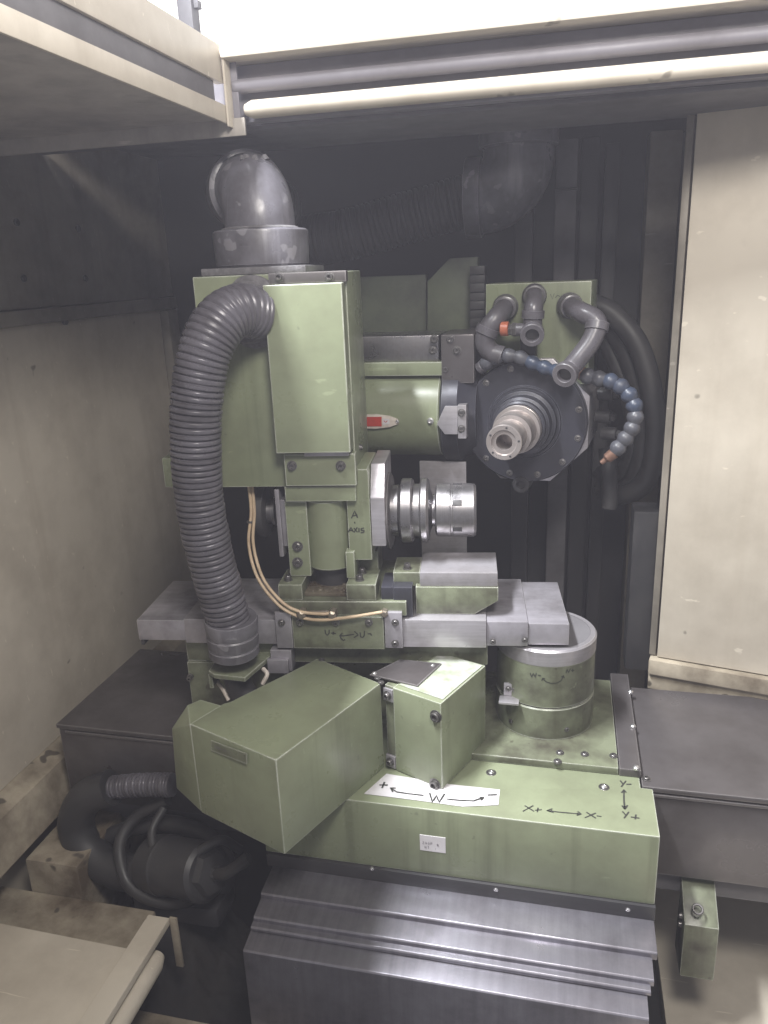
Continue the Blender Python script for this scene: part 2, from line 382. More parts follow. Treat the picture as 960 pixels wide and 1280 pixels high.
struct('light_seal_sheet', MB().box(XW-.03, XE-.002, YE-.02, 1.26, 1.7065, 1.714, .001), 'ceil', rp)  # unseen sheet added to stop lamp light leaking behind the roof plate
# header beam across the roof opening
HY = YE+.012
hd = Thing('header_beam', 'cream header beam with grey rail across the top of the opening', 'beam', W, (.2, HY, 1.71))
def hz(px, py): return W.v(px, py, HY).z
zt, z1, z2, z3 = hz(600, 30), hz(600, 46), hz(600, 92), hz(600, 122)
hd.add('top_flange', MB().box(XE-.0, .9, HY-.03, HY+.06, z1, zt, .003), 'cream')
hd.add('web', MB().box(XE-.03, .9, HY+.012, HY+.03, z3-.003, z1-.001, .001), 'greypaint')
hd.add('grey_rail', MB().sweep([Vector((XE+.005, HY, z2+.012)), Vector((.9, HY, z2+.012))], .009, 16), 'greypaint')
hd.add('cream_tube', MB().sweep([Vector((XE+.02, HY-.004, (z2+z3)/2-.004)), Vector((XE+.03, HY-.004, (z2+z3)/2-.004)), Vector((.9, HY-.004, (z2+z3)/2-.004))], [.007, .0112, .0112], 20), 'cream')
hd.add('soffit', MB().box(XE-.0, .9, HY+.031, 1.30, z3-.010, z3-.004, .001), 'ceil')
# glaring window wall of the workshop beyond the roof opening
single('window_wall', MB().box(-6, 6, 5.0, 5.05, .5, 5.5, 0), 'light', 'glaring white workshop window seen above the header beam', 'window', W, (0, 5.0, .5))
p = W.v(236, 20, 1.9); q = W.v(246, 0, 1.9)
single('roof_post', MB().box(p.x-.018, p.x+.018, 1.88, 1.92, 1.77, 2.5, .002).box(p.x+.019, p.x+.03, 1.89, 1.91, W.v(240, 12, 1.9).z, W.v(240, 2, 1.9).z, .001), 'ceil', 'dark post standing against the glaring white window', 'post', W, (p.x, 1.9, 1.77))

# right door panel, hung slightly askew under the header
PL = W.v(838, 500, 1.275)
PF = Frame(.166, 1.275, -13)
pd = Thing('door_panel', 'plain cream sliding door panel at the right of the machine', 'door', PF, (.2, 0, .80))
pd.add('sheet', MB().box(0, .6, 0, .018, .842, 1.700, .002), 'cream')
pd.add('bottom_rail', MB().box(-.012, .6, -.012, .03, .812, .840, .003), 'creamdirty')
pd.add('guide', MB().box(-.012, .6, -.004, .04, .780, .8105, .002), 'creamdirty')
pd.add('edge_strip', MB().box(-.014, -.003, .004, .03, .842, 1.705, .002), 'creamdark')

# lower trays
struct('tray', MB().box(.175, 1.2, .4, 1.66, .365, .40, .002), 'cream')
struct('ledge', MB().prism([(XW, .3, .715), (XW+.035, .3, .70), (XW+.055, .3, .63), (XW, .3, .63)], (0, 1.3, 0), .002), 'creamdirty')
struct('step', MB().box(XW+.056, -.73, .855, 1.05, .40, .62, .003), 'creamdirty')
struct('pan', MB().box(XW+.0, -.60, .40, .8535, .50, .56, .003), 'creamdirty')
ds = Thing('door_sill', 'cream sheet door sill with worn channel rail at the lower left', 'door sill', W, (-.6, .6, .50))
a = W.z(155, 1185, .60); b = W.z(0, 1150, .60)
ds.add('sheet', MB().prism([(-.95, b.y-.002, .60), (a.x+.02, a.y, .60), (a.x+.02, .1, .60), (-.95, .1, .60)], (0, 0, -.004), .001), 'cream')
e0 = W.z(212, 1147, .622)
rx = e0.x
ds.add('rail_top', MB().box(rx-.034, rx, .1, e0.y, .610, .622, .002), 'cream')
ds.add('inner_bar', MB().sweep([Vector((rx-.004, .1, .588)), Vector((rx-.004, e0.y-.05, .588)), Vector((rx-.004, e0.y-.035, .588))], [.015, .015, .010], 18), 'cream')
ds.add('end_plate', MB().box(rx+.0005, rx+.012, e0.y-.003, e0.y+.001, .535, .624, .001), 'creamdirty')
ds.add('side_web', MB().box(rx-.0335, rx-.028, .1, e0.y-.004, .53, .6095, .001), 'creamdirty')
a = W.z(180, 1255, .47); b = W.z(335, 1282, .47)
ds.add('front_lip', MB().box(a.x-.02, b.x+.05, a.y-.06, a.y-.01, .45, .47, .002), 'creamdirty')

# ================================================================== MACHINE BASE
# X way covers left and right of the saddle
for x0, x1, nm, lb in ((-.812, -.43, 'way_cover', 'dark oily steel way cover box beside the stained cream ledge'),
                       (.119, .75, 'way_cover', 'dark brown steel way cover running under the cream door panel')):
    t = Thing(nm, lb, 'way cover', W, ((x0+x1)/2, 1.1, .62))
    t.add('cover_sheet', MB().box(x0, x1, .966, 1.238, .792, .80, .002), 'sheetdark')
    t.add('front_sheet', MB().box(x0+.002, x1-.002, .970, .976, .652, .7915, .001), 'sheetdark')
    x0 < 0 and t.add('end_sheet', MB().box(x0+.002, x0+.008, .977, 1.236, .652, .7915, .001), 'sheetdark')
    t.add('fold_strip', MB().box(x0+.015, x1-.02, .9665, .9695, .784, .7885, .001), 'sheetdark')
    t.add('support_rail', MB().box(x0+.01, x1-.01, .985, 1.2, .612, .6515, .002), 'ceil')
pb = Thing('limit_box', 'small green metal box hanging below the right way cover', 'box', W, (.21, .95, .50))
pb.add('case', MB().prism([W.l(p) for p in (( .184, .93, .513), (.184, .93, .606), (.184, .985, .640), (.184, .985, .513))], (.046, 0, 0), .002), 'greendirty')
pb.add('clip', MB().ring(W.z(872, 1137, .628)+Vector((0, 0, 0)), (0, -.5, .86), .005, .008, .003, 16), 'bolt')
pb.add('bolt', MB().bolt((.1835, .952, .60), -XA, .004, .004), 'bolt'); pb.add('bolt', MB().bolt((.1835, .952, .585), -XA, .004, .004), 'bolt')

# telescopic way cover in front
wc = Thing('telescopic_cover', 'stepped silver telescopic way cover below the green saddle', 'way cover', W, (-.14, .8, .40))
bed = [(.862, .672, -.405, .134), (.812, .664, -.402, .126), (.783, .653, -.400, .122), (.774, .646, -.400, .120), (.747, .640, -.397, .117)]
segs = [((.885, .6720), (.814, .6660)), ((.830, .6605), (.784, .6535)), ((.800, .6490), (.7745, .6455)), ((.790, .6405), (.747, .6330))]
xl = (-.400, -.400, -.401, -.402); xr = (.133, .127, .123, .119)
for i, (p, q) in enumerate(segs):
    h = (.011, .009, .006, .30)[i]
    poly = [(xl[i], p[0], p[1]), (xl[i], q[0]+.002, q[1]), (xl[i], q[0], q[1]-.002), (xl[i], q[0], q[1]-h), (xl[i], q[0]+.004, q[1]-h), (xl[i], q[0]+.004, q[1]-.005), (xl[i], p[0], p[1]-.004)]
    wc.add('cover_segment', MB().prism(poly, (xr[i]-xl[i], 0, 0), .0006), 'sheet')
struct('bed', MB().box(-.39, .11, .76, 1.25, .362, .63, .004), 'black')

# green saddle
sd = Thing('saddle', 'pale green machine saddle marked with X and Y arrows', 'machine saddle', W, (-.14, .95, .692))
body = sd.add('body', MB().prism([(-.41, .866, .692), (.133, .866, .692), (.133, .963, .692), (.117, .963, .692), (.117, 1.25, .692), (-.41, 1.25, .692)], (0, 0, .108), .0025), 'green')
sd.add('wiper_strip', MB().box(-.408, .134, .862, .90, .670, .6915, .001), 'black')
for px, py in ((465, 1086), (620, 1112), (785, 1137)):
    p = W.v(px, py, .862); sd.add('screw', MB().bolt(p, -YA, .0022, .002), 'bright')
plate = sd.add('top_plate', MB().box(-.135, .088, .985, 1.235, .8005, .812, .002), 'greendirty')
strip = sd.add('edge_strip', MB().box(.089, .1185, .984, 1.26, .8005, .8125, .0015), 'sheetdark')
for px, py in ((791, 866), (794, 909), (798, 961)):
    p = W.z(px-3, py, .8128); sd.add('screw', MB().lathe(p, ZA, [(0, .0048), (.003, .0045), (.0045, .003), (.005, 0)], 14), 'bright')
p = W.z(808, 974, .80); sd.add('screw', MB().bolt(p, ZA, .0045, .004), 'bolt')
for px, py in ((614, 966), (755, 984)):
    p = W.z(px, py, .80); h = sd.add('washer', MB().ring(p, ZA, .0045, .0075, .0008, 20, .0003), 'bolt'); sd.add('screw', MB().lathe(p, ZA, [(0, .0042), (.0012, .004), (.002, .0025), (.001, .001), (.001, 0)], 14), 'bright', h)
for px, py in ((700, 941), (731, 943), (767, 945), (697, 952)):
    p = W.z(px, py, .8122); sd.add('screw', MB().bolt(p, ZA, .0045, .003), 'bolt')
# writing on the top
zp = .8001
ztop = lambda z: (lambda px, py: (W.z(px, py, z), ZA))
XM = [[(80, 238), (140, 275)], [(135, 238), (68, 275)], [(145, 268), (188, 264)], [(165, 252), (160, 280)], [(220, 270), (300, 280), (435, 292)],
      [(255, 258), (220, 270), (262, 282)], [(250, 266), (250, 276)], [(415, 275), (437, 292), (408, 300)], [(415, 284), (415, 296)], [(470, 280), (530, 318)], [(530, 285), (460, 315)], [(535, 303), (565, 308)]]
sd.add('marking', trace(MB(), XM, 640, 960, 5.053, .0019, ztop(zp)), 'ink', body)
YM = [[(683, 80), (700, 100)], [(720, 82), (690, 120)], [(722, 104), (755, 103)], [(707, 140), (707, 200), (712, 260)], [(692, 158), (707, 138), (722, 156)], [(700, 152), (715, 152)],
      [(695, 238), (712, 262), (730, 236)], [(704, 245), (720, 245)], [(698, 275), (718, 298)], [(738, 278), (708, 318)], [(750, 310), (805, 318)], [(783, 295), (778, 325)]]
sd.add('marking', trace(MB(), YM, 640, 960, 5.053, .0021, ztop(zp)), 'ink', body)
# paper with the W arrow
c4 = [W.z(px, py, .8012) for px, py in ((455, 992), (520, 1000), (578, 1008), (623, 1006), (625, 987), (560, 980), (483, 967))]
paper = sd.add('paper_label', MB().prism(c4, (0, 0, -.0006), 0), 'paper', label='white paper strip lettered with a W arrow')
WM = [[(165, 103), (215, 103)], [(195, 85), (180, 122)], [(430, 165), (340, 155), (270, 145), (232, 122)], [(262, 122), (232, 120), (245, 145)], [(466, 150), (482, 205), (508, 165), (522, 208), (556, 155)],
      [(570, 187), (650, 195), (730, 198), (788, 178)], [(765, 178), (790, 177), (775, 195)], [(812, 163), (870, 161)]]
sd.add('marking', trace(MB(), WM, 440, 960, 4.8, .0025, ztop(.8014)), 'ink', paper)
a, b, c, d_ = W.rect(525, 1045, 557, 1064, .866)
st = sd.add('sticker', MB().box(a, b, .8652, .8662, c, d_, 0), 'paper', label='small white sticker with faded print')
mp = plane_map((a, .8650, c), XA, ZA, -YA); m = MB()
write(m, '200P', .004, .0115, .004, .0007, mp); write(m, '8', .024, .0105, .004, .0008, mp); write(m, 'HT', .007, .0045, .004, .0006, mp); write(m, '1', .021, .004, .003, .0004, mp)
sd.add('print', m, 'inkfaint', st)

# ================================================================== SWIVEL DRUM
DC = Vector((-.020, 1.113, 0)); DR = .0745
dr = Thing('swivel_drum', 'round green swivel base with steel ring under the slide table', 'rotary table', W, (DC.x, DC.y, .812))
dr.add('lower_drum', MB().lathe((DC.x, DC.y, .8125), ZA, [(0, DR+.001), (.050, DR+.001), (.052, DR-.001)], 64), 'greendirty')
up = dr.add('upper_drum', MB().lathe((DC.x, DC.y, .8655), ZA, [(0, DR-.002), (.0015, DR+.0005), (.070, DR+.0005)], 64), 'greendirty')
dr.add('steel_ring', MB().lathe((DC.x, DC.y, .936), ZA, [(0, DR+.0012), (.022, DR+.0016), (.025, DR-.001), (.025, DR-.008)], 72, False), 'steel')
dr.add('top_disc', MB().lathe((DC.x, DC.y, .950), ZA, [(0, DR-.0081), (.0108, DR-.0081), (.0108, 0)], 56), 'ceil')  # steel top given a dark colour for the shade beside the table
def drum_hit(px, py):
    r = ray(px, py); d = CAM-DC; rr = DR+.0006
    A_, B_, C_ = r.x**2+r.y**2, 2*(d.x*r.x+d.y*r.y), d.x**2+d.y**2-rr**2
    p = CAM+r*((-B_-math.sqrt(max(0, B_*B_-4*A_*C_)))/(2*A_)); return p, Vector((p.x-DC.x, p.y-DC.y, 0)).normalized()
NM = [[(362, 212), (375, 248), (390, 215), (405, 250), (415, 212)], [(428, 232), (455, 236)], [(470, 262), (500, 290), (540, 302), (590, 300), (625, 280), (645, 240)], [(462, 280), (468, 258), (490, 262)],
      [(628, 248), (648, 235), (652, 258)], [(668, 215), (676, 180), (690, 212), (705, 175)], [(712, 192), (738, 190)], [(725, 178), (724, 205)]]
dr.add('marking', trace(MB(), NM, 610, 810, 6.857, .0016, drum_hit), 'ink', up)
p = Vector((DC.x-.050, DC.y-.060, .868))
lb = dr.add('stop_bracket', MB().box(p.x-.016, p.x+.014, p.y-.018, p.y+.002, p.z, p.z+.004, .001).box(p.x-.010, p.x+.014, p.y+.0025, p.y+.008, p.z+.0005, p.z+.024, .001), 'steel')
for dx in (-.003, .006): dr.add('bolt', MB().bolt((p.x+dx, p.y+.0025, p.z+.016), -YA, .0035, .003), 'bolt', lb)
for a_ in (-40, 28): dr.add('bolt', MB().bolt((DC.x+(DR+.001)*math.sin(R(a_)), DC.y-(DR+.001)*math.cos(R(a_)), .828), (math.sin(R(a_)), -math.cos(R(a_)), 0), .003, .002), 'bolt')

# ================================================================== SLIDE TABLE (frame T)
TZ = 1.0
tb = Thing('slide_table', 'long grey steel slide table swivelled over the green drum', 'machine table', T, (.33, .08, .86))
def uv(px, v=0, py=790): return T.v(px, py, v).x
tb.add('cover_segment', MB().box(0, uv(232), 0, .158, .966, TZ, .0015), 'slide')
tb.add('cover_segment', MB().box(uv(232)+.0005, uv(346), -.004, .160, .964, TZ+.004, .0015), 'slide')
tb.add('cover_segment', MB().box(uv(503, -.008)+.0005, uv(608, -.008), -.008, .164, .964, TZ+.008, .0015), 'steel')
tb.add('cover_segment', MB().box(uv(608, -.008)+.0005, uv(660, -.003), -.003, .161, .965, TZ+.004, .0015), 'slide')
tb.add('cover_segment', MB().box(uv(660, -.003)+.0005, .655, 0, .158, .966, TZ, .0015), 'slide')
tb.add('slide_base', MB().box(uv(226), uv(610), .012, .150, .925, .9635, .002).box(uv(226), uv(350), .008, .140, .84, .9245, .002), 'greendirty')
tb.add('end_foot', MB().box(.003, .008, -.001, .02, .958, .9655, .0005), 'black')
for px, py in ((357, 806), (656, 800), (616, 802)):
    q = T.v(px, py, -.0085); tb.add('bolt', MB().bolt(q, -YA, .0035, .003), 'bolt')
q0, q1 = T.v(338, 812, -.01), T.v(366, 838, -.01)
tb.add('stop_block', MB().box(q0.x, q1.x, -.012, .011, q1.z, q0.z, .001), 'slide')
tb.add('stop_block', MB().box(q0.x-.004, q1.x-.004, -.020, -.0125, q1.z, q0.z-.012, .001), 'slide')

# hose bracket on the front of the slide base
zb = T.v(293, 832, -.042).z-.002
hb = Thing('hose_bracket', 'green plate bracket holding the lower end of the ribbed duct', 'bracket', T, (T.v(293, 838, -.05).x, -.02, zb))
pl = [T.z(px, py, zb) for px, py in ((268, 843), (306, 847), (340, 818), (346, 800))]
poly = [pl[0], pl[1], pl[2], Vector((pl[3].x, .007, zb)), Vector((pl[0].x-.012, .007, zb)), Vector((pl[0].x-.012, pl[0].y+.01, zb))]
hb.add('plate', MB().prism(poly, (0, 0, -.007), .001), 'greendirty')
hb.add('lug', MB().box(pl[0].x-.014, pl[0].x-.008, pl[0].y+.012, .0, zb-.03, zb-.0065, .001), 'greendirty')
hb.add('bolt', MB().bolt(T.v(238, 846, .004), -YA, .004, .008), 'bolt')
for pts, tl in ((((272, 852, -.035), (279, 862, -.045), (286, 875, -.05)), 'longer slanting white cable tie end under the hose bracket by its bolted lug'), (((329, 836, -.03), (334, 843, -.04), (328, 855, -.045)), 'bent white cable tie end by the chamfered corner of the hose bracket')):
    single('cable_tie', MB().sweep(spline([T.v(*p) for p in pts], 6), .0032, 8), 'tie', tl, 'cable tie', T, T.v(*pts[0]), 'cable ties under the bracket')
cc = T.v(293, 818, -.042)
single('bent_hose', MB().sweep(spline([cc+Vector((0, 0, -.03)), cc+Vector((.005, 0, -.06)), cc+Vector((.03, -.005, -.085)), cc+Vector((.07, .0, -.09))], 8), .020, 18), 'rubber', 'black rubber hose end under the hose bracket', 'hose', T, cc+Vector((0, 0, -.06)))

# ribbed duct
dp = [(322, 392, .012), (300, 388, -.012), (276, 402, -.036), (256, 440, -.054), (246, 500, -.062), (245, 560, -.064), (250, 630, -.062), (264, 700, -.056), (281, 758, -.048), (292, 806, -.042)]
dpl = [T.v(*p) for p in dp]
du = Thing('ribbed_duct', 'large grey ribbed duct curving from the green head box down to the table', 'duct hose', T, dpl[-1])
du.add('ribbed_tube', corrugate(MB(), dpl, .0355, .0080, .0030, 30, .0315), 'hose', ang=60)
c0 = dpl[-1]; ax = (dpl[-2]-dpl[-1]).normalized()
ax = (ax+Vector((.12, 0, .5))).normalized()
du.add('collar', MB().lathe(c0-ax*.014, ax, [(0, .0345), (.002, .037), (.014, .0372), (.016, .0355), (.018, .0372), (.034, .038), (.036, .0363), (.038, .038), (.056, .039), (.059, .0375), (.059, .033)], 40), 'pvc')
s0 = dpl[0]
du.add('mouth_ring', MB().lathe(T.v(318, 390, .0295), -YA+Vector((-.35, 0, 0)), [(.0, .049), (.006, .049), (.009, .046), (.011, .0415), (.024, .0405), (.027, .0385)], 40), 'filter')

# ================================================================== A AXIS HEAD (frame T)
VF = -.012
ah = Thing('axis_head', 'green workhead casting lettered A AXIS on the slide table', 'machine head', T, (T.v(412, 752, .06).x, .06, TZ+.004))
# carriage
a, b, c, d = T.rect(366, 771, 480, 811, VF)
fp = ah.add('front_plate', MB().box(a, b, VF, -.0045, c, d, .001), 'greendirty')
for x0, x1 in ((481, 503), (345, 365)):
    p_, q_, r_, s_ = T.rect(x0, 766, x1, 810, VF-.001); e = ah.add('end_plate', MB().box(p_, q_, VF-.001, -.0045, r_, s_, .001), 'slide')
    for py in (778, 804):
        if x0 < 400 and py > 790: continue
        ah.add('bolt', MB().bolt(T.v((x0+x1)/2+ (2 if x0 > 400 else -3), py, VF-.001), -YA, .0042, .004), 'bolt', e)
a1, b1, c1, d1 = T.rect(348, 752, 508, 769, -.006)
car = ah.add('carriage', MB().box(a1, b1, -.006, .165, max(c1, TZ+.0085), d1, .0015), 'greendirty')
SZT = d1
for px in (375, 420, 461): ah.add('bolt', MB().bolt(T.v(px, 778, VF), -YA, .0045, .004), 'bolt', fp)
UM = [[(230, 150), (235, 190), (255, 210), (275, 185), (275, 148)], [(295, 185), (350, 190)], [(320, 170), (318, 205)], [(390, 215), (440, 215), (500, 205), (545, 198)], [(420, 185), (392, 212), (402, 240), (430, 268), (448, 255)],
      [(550, 165), (592, 205), (545, 235)], [(612, 178), (618, 225), (640, 235), (658, 210), (660, 160)], [(695, 195), (725, 190), (740, 212)]]
ah.add('marking', trace(MB(), UM, 380, 770, 8.727, .0019, lambda px, py: (T.v(px, py, VF), -YA)), 'ink', fp)
# feet
for x0, x1 in ((348, 378), (433, 470)):
    p_, q_, r_, s_ = T.rect(x0, 731, x1, 752, -.002)
    ft = ah.add('foot', MB().box(p_, q_, -.002, .060, SZT+.0003, s_, .0015), 'greendirty')
    for du_, dv in ((.012, .016), (.012, .045)) : ah.add('bolt', MB().bolt((p_+du_+(.006 if x0 > 400 else 0), dv, s_), ZA, .0052, .008), 'bolt', ft)
    FZ = s_
a, b, c, d = T.rect(378, 733, 434, 752, .012)
ah.add('recess', MB().box(a+.0005, b-.0005, .012, .06, SZT+.0002, SZT+.006, .001), 'sludge')
m = MB()
for i in range(14):
    q = Vector((random.uniform(a+.006, b-.006), random.uniform(.014, .05), SZT+.006)); r = random.uniform(.002, .006)
    m.lathe(q, ZA, [(0, r), (r*.4, r*.8), (r*.6, 0)], 7)
ah.add('chips', m, 'sludge')
# casting
CV = .030
p_, q_, r_, s_ = T.rect(359, 627, 386, 717, CV)
ah.add('left_web', MB().box(p_, q_, CV, .10, FZ+.0003, s_, .002), 'green')
for py, h in ((683, .005), (703, .006)): ah.add('bolt', MB().bolt(T.v(372, py, CV), -YA, .0062, h), 'bolt')
cx = (T.v(384, 670, .055).x + T.v(441, 670, .055).x)/2; cr = (T.v(441, 670, .055).x - T.v(384, 670, .055).x)/2
zc0, zc1 = T.v(412, 712, .03).z, T.v(412, 627, .03).z
ah.add('round_body', MB().cyl((cx, .058, zc0), (cx, .058, zc1+.002), cr, 48, .002), 'green')
ah.add('under_body', MB().cyl((cx, .066, SZT), (cx, .066, zc0+.001), cr*.8, 32), 'black')
p_, q_, r_, s_ = T.rect(356, 608, 445, 627, .018)
ah.add('cap_plate', MB().box(p_, q_, .018, .125, r_, s_, .002), 'green')
p_, q_, r_, s_ = T.rect(434, 590, 463, 700, CV)
blk = ah.add('axis_block', MB().prism([(p_, CV, r_), (q_, CV, r_), (q_, CV, s_-.001), (q_-.002, CV, s_+.004), (p_+.012, CV, s_+.004), (p_, CV, s_-.012)], (0, .11, 0), .0015), 'green')
p2, q2, r2, s2 = T.rect(433, 690, 444, 740, .022)
fin = ah.add('fin', MB().box(p2, q2, .022, .08, FZ+.0005, s2, .0015), 'green')
ah.add('bolt', MB().bolt(T.v(439, 728, .022), -YA, .004, .006), 'bolt', fin)
p3, q3, r3, s3 = T.rect(445, 697, 470, 712, .035)
ah.add('rear_block', MB().box(p3, q3, .062, .12, FZ-.015, s3, .0015), 'greendirty')
AM = [[(393, 248), (405, 222), (415, 246)], [(397, 240), (415, 236)], [(404, 260), (406, 266)], [(382, 297), (392, 280), (400, 296)], [(385, 291), (399, 290)], [(402, 282), (415, 297)], [(414, 280), (402, 298)], [(420, 282), (420, 297)],
      [(438, 282), (428, 284), (428, 290), (438, 291), (437, 297), (426, 299)]]
ah.add('marking', trace(MB(), AM, 300, 560, 2.8235, .0019, lambda px, py: (T.v(px, py, CV), -YA)), 'ink', blk)
# left drive plates
for x0, x1, y0, y1, v0, v1, mm in ((352, 358, 625, 683, .040, .115, 'slide'), (346, 351.5, 612, 696, .034, .12, 'slide')):
    p_, q_, r_, s_ = T.rect(x0, y0, x1, y1, v0); ah.add('drive_plate', MB().box(p_, q_, v0, v1, r_, s_, .0015), mm)
AV = .085
ac = T.v(485, 638, AV); AZ = ac.z; asc = T.scale(ac)
def au(px): return T.v(px, 638, AV).x
ah.add('drive_hub', MB().lathe((au(346), AV, AZ), -XA, [(0, .022), (.004, .022), (.005, .018), (au(346)-au(336), .018)], 32), 'machined')
ah.add('pulley', MB().lathe((au(336), AV, AZ), -XA, [(0, .036), (.002, .040), (.012, .040), (.014, .036), (.014, .01)], 40), 'black')
# steel faceplate + spindle
p_, q_ = T.v(463.5, 640, CV-.003).x, T.v(481, 640, CV-.003).x
zt_, zb_, zm = T.v(470, 584, CV).z, T.v(470, 682, CV).z, T.v(470, 622, CV).z
ah.add('face_plate', MB().prism([(p_, CV-.003, zb_), (p_, CV-.003, zm), (p_, CV+.022, zt_), (p_, .14, zt_), (p_, .14, zb_)], (q_-p_, 0, 0), .0015), 'steel')
ah.add('spindle_ring', MB().lathe((q_-.001, AV, AZ), XA, [(0, .049*1.18), (.004, .050*1.18), (.0065, .046*1.18), (.007, .038)], 48), 'sheetdark')

# collet chuck held in the head
prof = [(487, 32), (499, 32), (500, 30), (502, 34), (502.5, 38.5), (504, 40), (515, 40), (517, 38), (518, 33), (525, 33), (526, 38), (528, 40), (534, 40), (537, 37), (538, 27), (541, 20), (544, 20), (544.5, 29), (547, 32.5), (563, 33), (564, 32.2), (566, 32.2), (567, 33), (592, 33), (595, 31), (595.5, 24), (590, 20)]
ck = Thing('collet_chuck', 'shiny turned steel collet chuck pointing right from the head', 'chuck', T, (au(540), AV, AZ))
ck.add('body', MB().lathe((0, AV, AZ), XA, [(au(x), r*asc) for x, r in prof], 64), 'machined', ang=25)
for a_ in (-78, -18, 42, 102):
    n = Vector((0, -math.cos(R(a_-10)), math.sin(R(a_-10)))); t_ = XA.cross(n)
    c_ = Vector((au(572), AV, AZ))+n*(33*asc-.0026)
    w_ = t_*.0045
    ck.add('slot', MB().prism([c_-XA*.007-w_, c_+XA*.007-w_, c_+XA*.007+w_, c_-XA*.007+w_], n*.0029, .0004), 'black')

# head box above the casting
BV = .030; BV1 = .175
hx = Thing('head_box', 'tall green drive housing with a folded front cover above the casting', 'housing', T, (T.v(400, 607, .1).x, .1, T.v(400, 607, .03).z))
ul, ur = T.v(246, 400, BV).x, T.v(433, 400, .012).x
zt_, zb_ = T.v(300, 344, BV).z, T.v(300, 609, BV).z
hx.add('box', MB().box(ul, ur, BV, BV1, zb_, zt_, .002), 'green')
p_, q_, r_, s_ = T.rect(204, 572, 300, 609, .140)
hx.add('rear_flange', MB().box(p_, ul-.0003, .14, .175, r_, s_, .002), 'green')
# folded cover: front slightly wider at the base
CVV = -.002
f4 = [T.v(px, py, CVV) for px, py in ((345, 567), (436, 566), (429.5, 351.5), (328.5, 358))]
xa, xb = (f4[0].x+f4[3].x)/2, (f4[1].x+f4[2].x)/2
hx.add('front_cover', MB().box(xa, xb, CVV, BV-.0006, (f4[0].z+f4[1].z)/2, (f4[2].z+f4[3].z)/2, .0018, 3), 'green')
p_, q_, r_, s_ = T.rect(356, 571, 437, 607.5, .012)
bp = hx.add('bolt_plate', MB().box(p_, xb+.004, .012, BV-.0006, r_, s_+.004, .0015), 'green')
for px in (365, 426): hx.add('bolt', MB().bolt(T.v(px, 582, .012), -YA, .0055, .006), 'bolt', bp)
p_, q_, r_, s_ = T.rect(380, 563, 436, 572, .006)
hx.add('spacer', MB().box(p_, q_, .006, .0115, r_+.002, s_, .001), 'slide')
p_, q_, r_, s_ = T.rect(335, 340, 428, 350, .012)
hx.add('top_bar', MB().box(p_, xb+.004, .012, BV-.0006, r_-.004, s_, .001), 'sheetdark')
for px in (349, 412): hx.add('bolt', MB().bolt(T.v(px, 346, .012), -YA, .0048, .007), 'bolt')
hx.add('bolt', MB().bolt((ur, .08, T.v(440, 565, .05).z), XA, .004, .004), 'bolt')
ZTOP = zt_
# exhaust elbow on the box
ec = T.v(329, 345, .100); ecx = ec.x; ev = .105
es = T.scale((ecx, ev, ZTOP))
el = Thing('exhaust_elbow', 'dusty grey pipe elbow standing on top of the green head box', 'pipe elbow', T, (ecx, ev, ZTOP))
el.add('gasket', MB().box(ecx-60*es, ecx+66*es, ev-.072, ev+.07, ZTOP+.0004, ZTOP+.010, .002), 'filter')
cz = ZTOP+.0104
ch_ = (330-287)*es
el.add('collar', MB().lathe((ecx, ev, cz), ZA, [(0, .064), (.003, .0665), (ch_-.005, .068), (ch_-.002, .067), (ch_, .064), (ch_, .05)], 48), 'pvc')
er = 43*es; dirv = Vector((-.45, .89, 0)).normalized(); Rb = .052
path = [Vector((ecx, ev, cz+ch_-.004)), Vector((ecx, ev, cz+ch_+.006))]; zc = cz+ch_+.006
for i in range(1, 15):
    a_ = R(90*i/14); path.append(Vector((ecx, ev, zc)) + dirv*Rb*(1-math.cos(a_)) + ZA*Rb*math.sin(a_))
path.append(path[-1]+dirv*.012)
el.add('bend', MB().sweep(path, er, 40), 'pvc', ang=50)
pe = path[-1]
el.add('socket', MB().lathe(pe-dirv*.006, dirv, [(0, er+.002), (.002, er+.007), (.022, er+.008), (.022, er*.7)], 40), 'pvc')
el.add('seam_bead', MB().lathe((ecx, ev, cz+ch_-.001), ZA, [(0, er+.001), (.002, er+.006), (.004, er+.004), (.005, er)], 36), 'filter')
m = MB()
for i in range(16):
    q = Vector((ecx, ev, zc)) + dirv*random.uniform(.0, .045) + dirv.cross(ZA)*random.uniform(-.018, .018) + ZA*(Rb+er-.007); r = random.uniform(.003, .007)
    m.lathe(q-ZA*.004, ZA+Vector((random.uniform(-.6, .6), random.uniform(-.6, .6), 0)), [(-.006, r), (r*.3, r*.7), (r*.45, 0)], 6)
el.add('dust_clump', m, 'filter')

# hose from the elbow back to the rear pipe (machine frame)
ps = T.w(pe+dirv*.03); d3 = T.R @ dirv
bk = W.v(606, 245, 1.50)
hp = [ps, ps+d3*.06, ps+d3*.10+Vector((.05, .06, -.01)), W.v(330, 300, 1.46), W.v(420, 296, 1.47), W.v(510, 272, 1.49), bk]
single('rear_duct', corrugate(MB(), hp, .046, .010, .004, 24), 'rubber', 'dark ribbed duct running behind to the rear pipe elbow', 'duct hose', W, hp[3], ang=60)
re_ = Thing('rear_elbow', 'dark grey pipe elbow hanging from the ceiling at the back', 'pipe elbow', W, W.v(645, 200, 1.50))
q0 = W.v(648, 195, 1.50); rr_ = .062
pth = [Vector((q0.x, q0.y, 1.744)), Vector((q0.x, q0.y, q0.z+.01))]
for i in range(0, 12):
    a_ = R(90*i/11); pth.append(Vector((q0.x-.065*(1-math.cos(a_)), q0.y, q0.z-.065*math.sin(a_))))
re_.add('bend', MB().sweep(pth, rr_, 32), 'pvc', ang=50)
